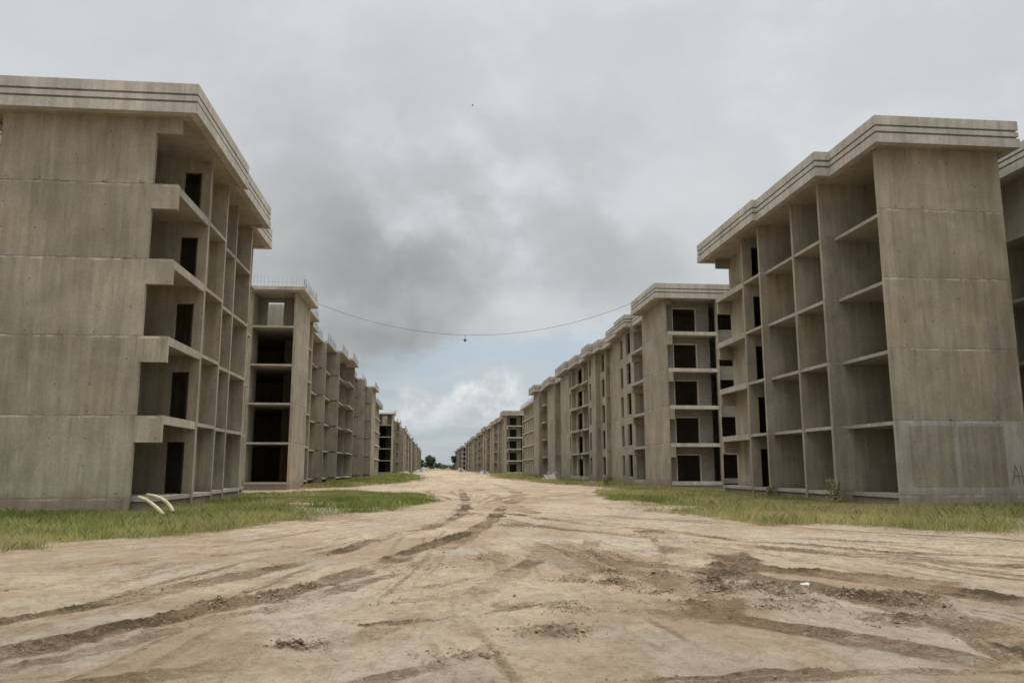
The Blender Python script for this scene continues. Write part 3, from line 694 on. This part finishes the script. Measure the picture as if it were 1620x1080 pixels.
def ground_height(X, Y, want_color=False):
    near = np.clip(1.6-np.hypot(X-1, Y-8)/45, .0, 1)
    wx = X+(fbm(X*1.3, Y*1.3, 61, 3)-.5)*.35; wy = Y+(fbm(X*1.1+9, Y*1.1, 64, 3)-.5)*.35
    h = (fbm(X*.16, Y*.16, 2, 3)-.5)*.10*near
    h += (fbm(X*.8, Y*.8, 3, 5, .55)-.5)*.075*near
    pat = np.clip((fbm(X*.55+7, Y*.55, 91, 4)-.42)*5, .12, 1)
    h += (fbm(X*5, Y*5, 4, 4, .6)-.5)*.045*near*pat+(fbm(X*13, Y*13, 8, 3, .6)-.5)*.032*near*pat
    mud = np.zeros(X.shape); rough = np.zeros(X.shape)
    big_n = fbm(X*.9+5, Y*.9+8, 21, 4, .6); cl = fbm(X*6+3, Y*6, 22, 4, .6); cl2 = fbm(X*14+3, Y*14, 32, 3, .6)
    # countless older wheel tracks fan out from the junction
    rx_, ry_ = X-1.6, Y-33; rad = np.hypot(rx_, ry_)+1e-6; an = np.arctan2(rx_, -ry_)+(fbm(X*.10, Y*.10, 71, 2)-.5)*.12
    fan = fbm(an*34+50, rad*.055+5, 72, 4, .6); fan2 = fbm(an*120+50, rad*.10+5, 73, 3, .6)
    fanm = np.clip((fbm(X*.25, Y*.25, 74, 3)-.30)*3, 0, 1)*np.clip(rad/6, 0, 1)
    h += ((fan-.5)*.035+(fan2-.5)*.035)*near*fanm
    mud += (np.clip((fan-.52)*3.0, 0, .26)+np.clip((fan2-.57)*4, 0, .26))*fanm*(.5+cl)
    for kk, (nm, (pts, wd, st_)) in enumerate(TR.items()):
        pts = smooth_pts(pts)
        x0 = min(p[0] for p in pts)-1.6; x1 = max(p[0] for p in pts)+1.6; y0 = min(p[1] for p in pts)-1.6; y1 = max(p[1] for p in pts)+1.6
        sel = (X > x0) & (X < x1) & (Y > y0) & (Y < y1)
        if not sel.any(): continue
        dm, sg, al = sd_poly(wx[sel], wy[sel], pts)
        wob = (fbm(al*1.3, al*0+kk, 40+kk, 4)-.5)
        dd_ = np.abs(dm+wob*wd*.9)
        var = np.clip(fbm(al*.7, al*0+3.3*kk, 50+kk, 3)*1.9-.35, .42 if nm in 'abcde' else .2, 1.15)
        rut = np.exp(-(dd_/wd)**4); ridge = np.exp(-((dd_-wd*1.25)/(wd*.45))**2)
        tread = np.sin(al*2*math.pi/.16+np.sign(sg)*dm*14)*np.exp(-(dd_/(wd*.8))**4)
        lanes = np.cos(dm/wd*math.pi*3.2)*np.exp(-(dd_/(wd*1.5))**4)
        h[sel] += st_*var*(-.028*rut+ridge*.024*(.1+1.5*cl[sel])+tread*.008+lanes*.014)
        m_ = st_*var*np.clip(rut*.85+ridge*.9, 0, 1.2)*np.clip((big_n[sel]-.25)*3.0, .5, 1.1)
        mud[sel] = np.maximum(mud[sel], m_); rough[sel] = np.maximum(rough[sel], ridge*st_*var)
    for (cx, cy, rx, ry, st_) in PATCH:
        q = ((wx-cx)/rx)**2+((wy-cy)/ry)**2; f = np.exp(-q*1.1)*st_
        h += f*((cl-.40)*.13+(cl2-.5)*.12)*near; mud = np.maximum(mud, f*np.clip((cl-.25)*2.6, 0, 1.1)); rough = np.maximum(rough, f)
    h += rough*(cl2-.5)*.055*near+rough*(cl-.5)*.022*near
    h = np.maximum(h, -.12)
    if not want_color: return h
    return h, mud, rough
H, MUD, ROUGH = ground_height(GX, GY, True)
GG = grass_amount(GX, GY)
H = H+GG*np.clip(fbm(GX*1.5, GY*1.5, 77, 3)-.4, 0, 1)*.06*(np.abs(GX) < 60)
near_c = np.clip(1.3-np.hypot(GX-1, GY-8)/60, 0, 1)
# colours of the soil itself: dry sand, damp reddish subsoil, grey silt, soil under the grass
n_a = fbm(GX*.35+3, GY*.35, 81, 5, .6)[..., None]; n_b = fbm(GX*2.2, GY*2.2, 82, 5, .6)[..., None]; n_c = fbm(GX*.9+20, GY*.45, 83, 5, .6)[..., None]
n_d = fbm(GX*11, GY*11, 84, 3, .7)[..., None]
sand = np.array([.485, .385, .268]); sand2 = np.array([.355, .268, .175]); grey = np.array([.43, .365, .29]); mudc = np.array([.135, .095, .058]); red = np.array([.255, .172, .108]); soil = np.array([.13, .108, .058])
def mixc(a, b, f): return a*(1-f)+b*f
sm = lambda v, a, b: (lambda q: q*q*(3-2*q))(np.clip((v-a)/(b-a), 0, 1))
C = mixc(sand, sand2, sm(n_a, .36, .60)*.85); C = mixc(C, grey, sm(n_c, .50, .66)*.7)
C = C*(.84+.32*n_b)*(.86+.28*n_d)
wet = sm(n_c, .56, .40)*sm(n_b, .50, .68)*.30
C = mixc(C, red, wet)
mm = np.clip(MUD, 0, 1.2)[..., None]
brk = sm(n_d*.5+n_b*.5, .30, .62)
C = mixc(C, soil, (GG[..., None]*.85)*(.6+.4*n_b))
farf = sm(GY[..., None]*1.0, 430, 520)
C = mixc(C, np.array([.17, .155, .085]), farf*sm(fbm(GX*.02, GY*.01, 90, 3)[..., None], .25, .5))
ny_, nx_ = GX.shape
me = bpy.data.meshes.new('ground')
me.vertices.add(nx_*ny_); co = np.stack([GX, GY, H], -1).astype(np.float32); me.vertices.foreach_set('co', co.ravel())
idx = np.arange(nx_*ny_).reshape(ny_, nx_); q = np.stack([idx[:-1, :-1], idx[:-1, 1:], idx[1:, 1:], idx[1:, :-1]], -1).reshape(-1, 4)
me.loops.add(q.size); me.loops.foreach_set('vertex_index', q.ravel().astype(np.int32))
me.polygons.add(len(q)); me.polygons.foreach_set('loop_start', (np.arange(len(q))*4).astype(np.int32)); me.polygons.foreach_set('loop_total', np.full(len(q), 4, np.int32))
me.polygons.foreach_set('use_smooth', np.ones(len(q), bool)); me.update(calc_edges=True)
ca = me.color_attributes.new('col', 'FLOAT_COLOR', 'POINT'); ca.data.foreach_set('color', np.concatenate([C, np.ones(C.shape[:2]+(1,))], -1).astype(np.float32).ravel())
m2 = me.attributes.new('mud', 'FLOAT', 'POINT'); m2.data.foreach_set('value', np.clip(MUD, 0, 1.2).astype(np.float32).ravel())
gm, t, b, a = attr_mat('sandy_soil', 'col', .95)
g_ = t.n('ShaderNodeNewGeometry'); gp = g_.outputs['Position']
gn = t.noise(gp, 45, 6, .7); gn2 = t.noise(gp, 8, 6, .65)
spk = t.mr(t.noise(gp, 60, 3, .6), .62, .74)
ma = t.n('ShaderNodeAttribute'); ma.attribute_name = 'mud'; mud_ = ma.outputs['Fac']
cr = t.noise(gp, 26, 5, .72, .3); cr2 = t.noise(gp, 6.5, 5, .65, .4)
crumb = t.m('ADD', t.m('MULTIPLY', t.m('SUBTRACT', cr, .5), 1.5), t.m('MULTIPLY', t.m('SUBTRACT', cr2, .5), 1.5))
mk = t.m('ADD', mud_, t.m('MULTIPLY', crumb, t.mr(mud_, .0, .35, .25, 1)))
cc_ = t.mix(t.mr(gn, .25, .75, 0, 1), t.mix(1.0, a.outputs['Color'], (.84, .82, .79), 'MULTIPLY'), t.mix(1.0, a.outputs['Color'], (1.10, 1.11, 1.12), 'MULTIPLY'))
cc_ = t.mix(t.m('MULTIPLY', t.mr(t.noise(gp, 1.7, 9, .74, .6), .49, .62), .38), cc_, (.26, .182, .115))
cc_ = t.mix(t.m('MULTIPLY', t.mr(t.noise(t.scale(gp, (1, .6, 1)), 5.5, 8, .72, .8), .53, .60), .38), cc_, (.20, .145, .092))
cc_ = t.mix(t.m('MULTIPLY', t.mr(t.noise(t.scale(gp, (1, .5, 1)), 13, 6, .72, .6), .55, .62), .32), cc_, (.19, .135, .085))
cc_ = t.mix(t.m('MULTIPLY', t.mr(t.noise(gp, 3.1, 7, .7, .4), .56, .68), .45), cc_, (.50, .43, .33))
cc_ = t.mix(t.m('MULTIPLY', spk, .55), cc_, (.15, .11, .075))
cc_ = t.mix(t.m('MULTIPLY', t.mr(mk, .12, .42), .80), cc_, (.275, .185, .110))
cc_ = t.mix(t.m('MULTIPLY', t.mr(mk, .48, .88), .92), cc_, (.130, .090, .053))
t.lk(cc_, b.inputs['Base Color'])
bp = t.n('ShaderNodeBump'); bp.inputs['Strength'].default_value = 1; bp.inputs['Distance'].default_value = .045
t.lk(t.m('ADD', t.m('ADD', gn, t.m('MULTIPLY', gn2, .8)), t.m('MULTIPLY', t.m('MULTIPLY', cr, t.mr(mud_, 0, .5)), 2.5)), bp.inputs['Height']); t.lk(bp.outputs[0], b.inputs['Normal'])
b.inputs['Specular IOR Level'].default_value = .1
me.materials.append(gm)
go = bpy.data.objects.new('ground', me); COL.objects.link(go); tag(go, 'pale sandy dirt ground with tyre ruts and darker mud', 'ground', kind='structure')

# ------------------------------------------------------------------ triangles soup helper for stuff
def soup(name, verts, faces_n, cols, mat, **kw):
    """verts (N, k, 3): N polygons of k corners"""
    N, k = verts.shape[:2]
    me_ = bpy.data.meshes.new(name); me_.vertices.add(N*k); me_.vertices.foreach_set('co', verts.astype(np.float32).ravel())
    me_.loops.add(N*k); me_.loops.foreach_set('vertex_index', np.arange(N*k, dtype=np.int32))
    me_.polygons.add(N); me_.polygons.foreach_set('loop_start', (np.arange(N)*k).astype(np.int32)); me_.polygons.foreach_set('loop_total', np.full(N, k, np.int32))
    me_.update(calc_edges=True)
    if cols is not None:
        c_ = me_.color_attributes.new('col', 'FLOAT_COLOR', 'CORNER')
        cc = np.repeat(np.concatenate([cols, np.ones((N, 1))], 1)[:, None], k, 1); c_.data.foreach_set('color', cc.astype(np.float32).ravel())
    me_.materials.append(mat); o = bpy.data.objects.new(name, me_); COL.objects.link(o)
    return tag(o, **kw)
def scatter_grass(x0, x1, y0, y1, dens, wid, hmin, hmax):
    n = int((x1-x0)*(y1-y0)*dens); px = rng.uniform(x0, x1, n); py = rng.uniform(y0, y1, n)
    g = grass_amount(px, py); clump = fbm(px*1.4, py*1.4, 13, 3)
    keep = rng.random(n) < g*np.clip((clump-.18)*2.4, .1, 1)
    # nothing grows through the buildings
    inb = ((px > 18.0) & (px < 24.3) & (py > 29.8) & (py < 48.2)) | ((px < -10.2) & (px > -17) & (py > 29.8) & (py < 47.6)) | ((px > 18.2) & (py > 60)) | ((px < -10.8) & (py > 60.4)) | ((px > 26.9) & (py > 20.4)) | ((px < -19) & (py > 33))
    keep &= ~inb; px, py, g, clump = px[keep], py[keep], g[keep], clump[keep]; n = len(px)
    tall = fbm(px*.35, py*.35, 15, 3); dry = np.clip(fbm(px*.3+9, py*.3, 17, 4)*1.0-.06+.17*(px > 0)+np.clip((py-24)/6, 0, 1)*.10*(py < 31)+rng.normal(0, .13, n), 0, 1)
    hh = (hmin+(hmax-hmin)*rng.random(n)**1.3)*np.clip(.45+tall*1.1, .4, 1.3)*np.clip(g*1.3, .35, 1)
    ang = rng.uniform(0, 2*np.pi, n); lean = rng.uniform(.15, 1.0, n)*hh; la = rng.uniform(0, 2*np.pi, n)
    w_ = wid*rng.uniform(.6, 1.3, n); z = -.03+0*px
    ux, uy = np.cos(ang)*w_/2, np.sin(ang)*w_/2; lx, ly = np.cos(la)*lean, np.sin(la)*lean
    z0_ = z; z1_ = z+hh*.6; z2_ = z+hh
    V = np.stack([np.stack([px-ux, py-uy, z0_], 1), np.stack([px+ux, py+uy, z0_], 1), np.stack([px+ux*.7+lx*.4, py+uy*.7+ly*.4, z1_], 1), np.stack([px+lx, py+ly, z2_], 1), np.stack([px-ux*.7+lx*.4, py-uy*.7+ly*.4, z1_], 1)], 1)
    gr = np.array([.245, .285, .065]); gr2 = np.array([.130, .200, .048]); dr = np.array([.50, .43, .20])
    mixg = rng.random(n)[:, None]; c = gr*mixg+gr2*(1-mixg); f = np.clip((dry-.36)*2.4, 0, .9)[:, None]
    c = (c*(1-f)+dr*f)*rng.uniform(.7, 1.3, (n, 1))*(.62+.75*fbm(px*.8+3, py*.8, 19, 4, .6))[:, None]
    return V, c
parts = [
         scatter_grass(-26, 2, 11, 30.2, 620, .012, .06, .30), scatter_grass(7.5, 31, 12.5, 30.2, 640, .012, .08, .36),
         scatter_grass(-13, 2, 29.5, 60, 380, .019, .07, .28), scatter_grass(7.5, 19, 29.5, 62, 380, .019, .08, .32),
         scatter_grass(-11.5, 0, 58, 130, 110, .05, .14, .42), scatter_grass(8, 18.4, 60, 150, 110, .05, .14, .42),
         scatter_grass(-11.5, 0, 130, 330, 22, .14, .15, .5), scatter_grass(8, 18.4, 150, 330, 22, .14, .15, .5), scatter_grass(-19, 0, 30, 62, 60, .03, .1, .3)]
V = np.concatenate([p[0] for p in parts]); Cc = np.concatenate([p[1] for p in parts])
soup('grass', V, 5, Cc, M['grass'], label='short green and straw coloured grass along the foot of the blocks', cat='grass', kind='stuff')
print('blades', len(V))

# loose clods of mud thrown up along the ruts
def clods():
    vs, cs = [], []
    for nm, (pts, wd, st_) in TR.items():
        P_ = smooth_pts(pts)
        for (a, b_) in zip(P_, P_[1:]):
            l = math.dist(a, b_)
            for _ in range(np.random.default_rng(int(abs(a[0]*1000+b_[1]*77))).poisson(l*st_*14)):
                tt = rng.random(); off = rng.normal(0, wd*1.2); dx, dy = (b_[0]-a[0])/l, (b_[1]-a[1])/l
                vs.append((a[0]+(b_[0]-a[0])*tt-dy*off, a[1]+(b_[1]-a[1])*tt+dx*off)); cs.append(rng.uniform(.005, .017)*(1+1.0*(rng.random() < .06)))
    for (cx, cy, rx, ry, st_) in PATCH:
        for _ in range(int(190*st_)): vs.append((cx+rng.normal(0, rx*.6), cy+rng.normal(0, ry*.6))); cs.append(rng.uniform(.006, .022)*(1+.9*(rng.random() < .08)))
    for _ in range(2600): vs.append((rng.uniform(-7, 9), rng.uniform(5, 20))); cs.append(rng.uniform(.003, .008))
    vs = np.array(vs); cs = np.array(cs); keep = (vs[:, 1] > 4) & (vs[:, 1] < 30); vs, cs = vs[keep], cs[keep]; n = len(vs)
    z = ground_height(vs[:, 0][None], vs[:, 1][None])[0]
    octa = np.array([(1, 0, 0), (0, 1, 0), (-1, 0, 0), (0, -1, 0), (0, 0, .75), (0, 0, -.4)]); tri = [(0, 1, 4), (1, 2, 4), (2, 3, 4), (3, 0, 4), (1, 0, 5), (2, 1, 5), (3, 2, 5), (0, 3, 5)]
    base = octa[None]*cs[:, None, None]*rng.uniform(.55, 1.35, (n, 6, 1)); th = rng.uniform(0, 6.28, n)
    rx_ = base[..., 0]*np.cos(th)[:, None]-base[..., 1]*np.sin(th)[:, None]; ry_ = base[..., 0]*np.sin(th)[:, None]+base[..., 1]*np.cos(th)[:, None]
    pos = np.stack([rx_+vs[:, :1], ry_+vs[:, 1:], base[..., 2]+z[:, None]+cs[:, None]*.2], -1)
    T_ = np.concatenate([pos[:, list(q_)] for q_ in tri]); br_ = rng.random((n, 1)); c = np.array([.16, .108, .066])*(1-br_)+np.array([.33, .25, .17])*br_
    soup('mud_clods', T_, 3, np.tile(c, (8, 1)), M['clod'], label='small dark clods of mud strewn along the tyre ruts', cat='mud', kind='stuff')
clods()

# ------------------------------------------------------------------ small things
def pipe_obj(pts, label):
    b_ = MB(); n = 14
    def bez(t_): p0, p1, p2 = [Vector(p) for p in pts]; return p0*(1-t_)**2+p1*2*t_*(1-t_)+p2*t_*t_
    b_.tube([bez(i/n) for i in range(n+1)], .062, 10)
    o = b_.build('plastic_pipe', 'pipe'); tag(o, label, 'pipe', 'pipes lying in the grass')
    for p in o.data.polygons: p.use_smooth = len(p.vertices) == 4
pipe_obj([(-10.25, 29.0, .60), (-9.55, 28.3, .50), (-8.88, 27.6, .02)], 'front cream curved pipe end leaning out of the grass by the left block')
pipe_obj([(-10.08, 29.3, .66), (-9.25, 28.9, .62), (-8.80, 28.2, .12)], 'rear cream curved pipe just behind the other, leaning out of the grass')

def heap(cx, cy, rx, ry, hz, label, seed):
    r_ = np.random.default_rng(seed); n = 26; m_ = 9; vs = [(cx, cy, hz)]; fs = []
    for i in range(1, m_+1):
        rr = i/m_
        for j in range(n):
            an = 2*math.pi*j/n; k = 1+.22*math.sin(3*an+seed)+.12*math.sin(5*an+2*seed)
            hh = hz*(math.cos(min(rr, 1)*math.pi/2)**1.2)*(1+r_.uniform(-.22, .22))-(.08 if i == m_ else 0)
            vs.append((cx+rx*rr*k*math.cos(an), cy+ry*rr*k*math.sin(an), max(hh, -.08)))
    for j in range(n): fs.append((0, 1+j, 1+(j+1) % n))
    for i in range(m_-1):
        for j in range(n): a = 1+i*n+j; b_ = 1+i*n+(j+1) % n; fs.append((a, a+n, b_+n, b_))
    bb = MB(); bb.v = vs; bb.f = fs; bb.t = [1]*len(fs)
    for _ in range(60):
        an = r_.uniform(0, 6.28); rr = r_.uniform(0, 1.1); z = hz*math.cos(min(rr, 1)*math.pi/2); s_ = r_.uniform(.05, .16)*max(1, hz)
        x, y_ = cx+rx*rr*math.cos(an), cy+ry*rr*math.sin(an); bb.box(y_-s_, y_+s_*.8, x-s_, x+s_, z-s_*.6, z+s_*.8)
    tag(bb.build('rubble_heap', 'rubble'), label, 'rubble', 'rubble heaps beside the street')
heap(15.1, 101, 1.5, 2.2, 1.15, 'pale rubble heap on the grass at the foot of the mid right block', 1)
heap(12.6, 205, 1.6, 2.5, 1.0, 'low grey heap in front of the third right block', 2)
heap(10.9, 330, 2.0, 4, 1.7, 'pale sand heap far down the right roadside', 3)
heap(-4.6, 300, 2.7, 5, 1.3, 'wide white sand heap far down the left roadside', 4)
heap(-7.8, 215, 1.8, 3, .8, 'beige heap at the foot of the third left block', 5)
heap(14.8, 74, .6, .8, .35, 'small pale stones in the grass by the mid right block', 6)
# scrap of paper on the mud
n = len(TR); pz = float(ground_height(np.array([[5.15]]), np.array([[10.9]]))[0, 0])
pb = MB(); pb.v = [(5.10, 10.87, pz+.03), (5.20, 10.83, pz+.02), (5.27, 10.88, pz+.03), (5.22, 10.92, pz+.05), (5.12, 10.92, pz+.035)]
pb.v += [(x_, y_, z_-.004) for x_, y_, z_ in pb.v]; pb.f = [(0, 1, 2, 3, 4), (9, 8, 7, 6, 5)]+[(i, i+5, (i+1) % 5+5, (i+1) % 5) for i in range(5)]; pb.t = [1]*7
tag(pb.build('paper_scrap', 'paper'), 'small crumpled white paper scrap lying on the dark mud', 'litter')

# cable between the roofs with a hanging lamp holder
A = Vector((-10.0, 65.8, 15.25)); B = Vector((17.1, 64.5, 15.75)); lo = 12.66
def cab(t_):
    p = A.lerp(B, t_); sag = 4*t_*(1-t_); p.z -= (( A.z+B.z)/2-lo)*sag; return p
cb_ = empty('overhead_cable', (A.x, A.y, A.z), label='thin black cable sagging across the street between the roofs', cat='cable')
k_ = MB().tube([cab(i/48)-A for i in range(49)], .014, 5).build('wire', 'cable', cb_)
hp = cab(.458)-A
hb = MB().rod(hp, hp-Vector((0, 0, .42)), .02, 5).tube([hp-Vector((0, 0, .30)), hp-Vector((0, 0, .40)), hp-Vector((0, 0, .52)), hp-Vector((0, 0, .58))], lambda q: .02+.07*math.sin(q*math.pi)+.01, 8)
hb.rod(hp+Vector((-.22, 0, -.42)), hp+Vector((.22, 0, -.42)), .02, 4).build('lamp_holder', 'cable', cb_)

# bird high over the street
bd = MB(); c0 = Vector((3.0, 68, 34.6))
bd.tube([c0+Vector((-.1, 0, 0)), c0+Vector((-.05, 0, .01)), c0+Vector((.02, 0, .01)), c0+Vector((.07, 0, .02)), c0+Vector((.1, 0, .02))], lambda q: .008+.03*math.sin(q*math.pi)**1.0, 8)
n0 = len(bd.v)
for sgn in (-1, 1):
    n0 = len(bd.v); bd.v += [tuple(c0+Vector(v_)) for v_ in ((.03, sgn*.02, .01), (-.04, sgn*.02, .01), (-.01, sgn*.11, .06), (-.05, sgn*.2, .03), (.03, sgn*.12, .06))]
    bd.f.append((n0, n0+1, n0+3, n0+2)); bd.f.append((n0, n0+2, n0+3, n0+4)); bd.t += [1, 1]
tag(bd.build('bird', 'feather'), 'tiny dark bird flying high above the street', 'bird')

# dry bush at the foot of the near right block
def bush(cx, cy, h, n, name, label):
    V_ = []; r_ = np.random.default_rng(int(cx*10))
    r = empty(name, (cx, cy, 0), label=label, cat='plant')
    sm_ = MB()
    for i in range(9):
        a = r_.uniform(0, 6.28); tip = Vector((math.cos(a)*h*.3, math.sin(a)*h*.3, h*r_.uniform(.6, 1))); sm_.tube([(0, 0, -.05), tip*.5+Vector((0, 0, h*.08)), tip], .012, 4)
    sm_.build('stem', 'bark', r)
    for _ in range(n):
        a = r_.uniform(0, 6.28); z = h*r_.uniform(.05, 1.05); rr = h*.42*math.sqrt(r_.random())*(1.1-.6*z/h)
        p = np.array([rr*math.cos(a), rr*math.sin(a), z]); q1 = r_.normal(0, .035, 3); q2 = r_.normal(0, .035, 3); V_.append([p, p+q1, p+q1+q2, p+q2])
    o = soup('foliage', np.array(V_), 4, None, M['weed']); o.parent = r
bush(17.4, 33.4, 1.05, 420, 'weed_bush', 'tall straw coloured weed against the near right block')
bush(17.6, 40.5, .6, 500, 'weed_bush', 'low green brown weed at the foot of the near right block')
bush(15.2, 69.5, .8, 700, 'weed_bush', 'dark low shrub in the grass before the mid right block')

# trees at the far end of the street
def tree(cx, cy, h, wd, label, seed, trunk=.08):
    r_ = np.random.default_rng(seed); r = empty('tree', (cx, cy, 0), label=label, cat='tree', group='trees at the far end of the street')
    tb = MB(); th = h*trunk
    tb.tube([(0, 0, -.2), (.1*wd*.1, 0, th*.6), (.05*wd, 0, th), (0, .02*wd, h*.7)], lambda q: h*.03*(1-.7*q), 7)
    blobs = []
    for i in range(13):
        a = r_.uniform(0, 6.28); rr = wd*.5*r_.uniform(.15, .72); z = th+(h-th)*r_.uniform(.12, .86)
        blobs.append((rr*math.cos(a), rr*math.sin(a), z, wd*r_.uniform(.15, .27)))
        tb.tube([(0, 0, min(th, z*.8)), (rr*math.cos(a)*.5, rr*math.sin(a)*.5, (th+z)/2), (rr*math.cos(a), rr*math.sin(a), z)], lambda q: h*.011*(1-.7*q), 5)
    tb.build('trunk', 'bark', r)
    Q = []
    for (bx, by, bz, br_) in blobs:
        m_ = int(260); dv = r_.normal(0, 1, (m_, 3)); dv /= np.linalg.norm(dv, axis=1)[:, None]; rad = br_*r_.random(m_)**.45
        c = np.array([bx, by, bz])+dv*rad[:, None]*np.array([1, 1, .8]); s_ = h*.030
        a1 = r_.normal(0, s_, (m_, 3)); a2 = r_.normal(0, s_, (m_, 3)); Q.append(np.stack([c, c+a1, c+a1+a2, c+a2], 1))
    o = soup('crown', np.concatenate(Q), 4, None, M['leaf']); o.parent = r
tree(-3.6, 700, 14.5, 10.5, 'large round crowned tree at the far end of the street, left of centre', 1)
tree(-12.5, 760, 10.5, 7, 'small narrow tree half hidden by the far left blocks', 2)
tree(17.5, 690, 12.5, 6, 'slim tree beside the last right block at the far end', 3, .45)
tree(3.5, 760, 6.5, 8.0, 'low bushy tree just right of the large round one', 4, .15)
tree(10.0, 800, 5.6, 11, 'wide low thicket in the middle of the far horizon', 5, .12)
tree(19.0, 810, 6.2, 11, 'wide low thicket by the slim far tree', 6, .12)
tree(-22, 820, 6.0, 12, 'wide low thicket behind the small narrow far tree', 7, .12)
tree(-3.0, 900, 6.0, 14, 'wide low thicket far behind the large round tree', 8, .12)
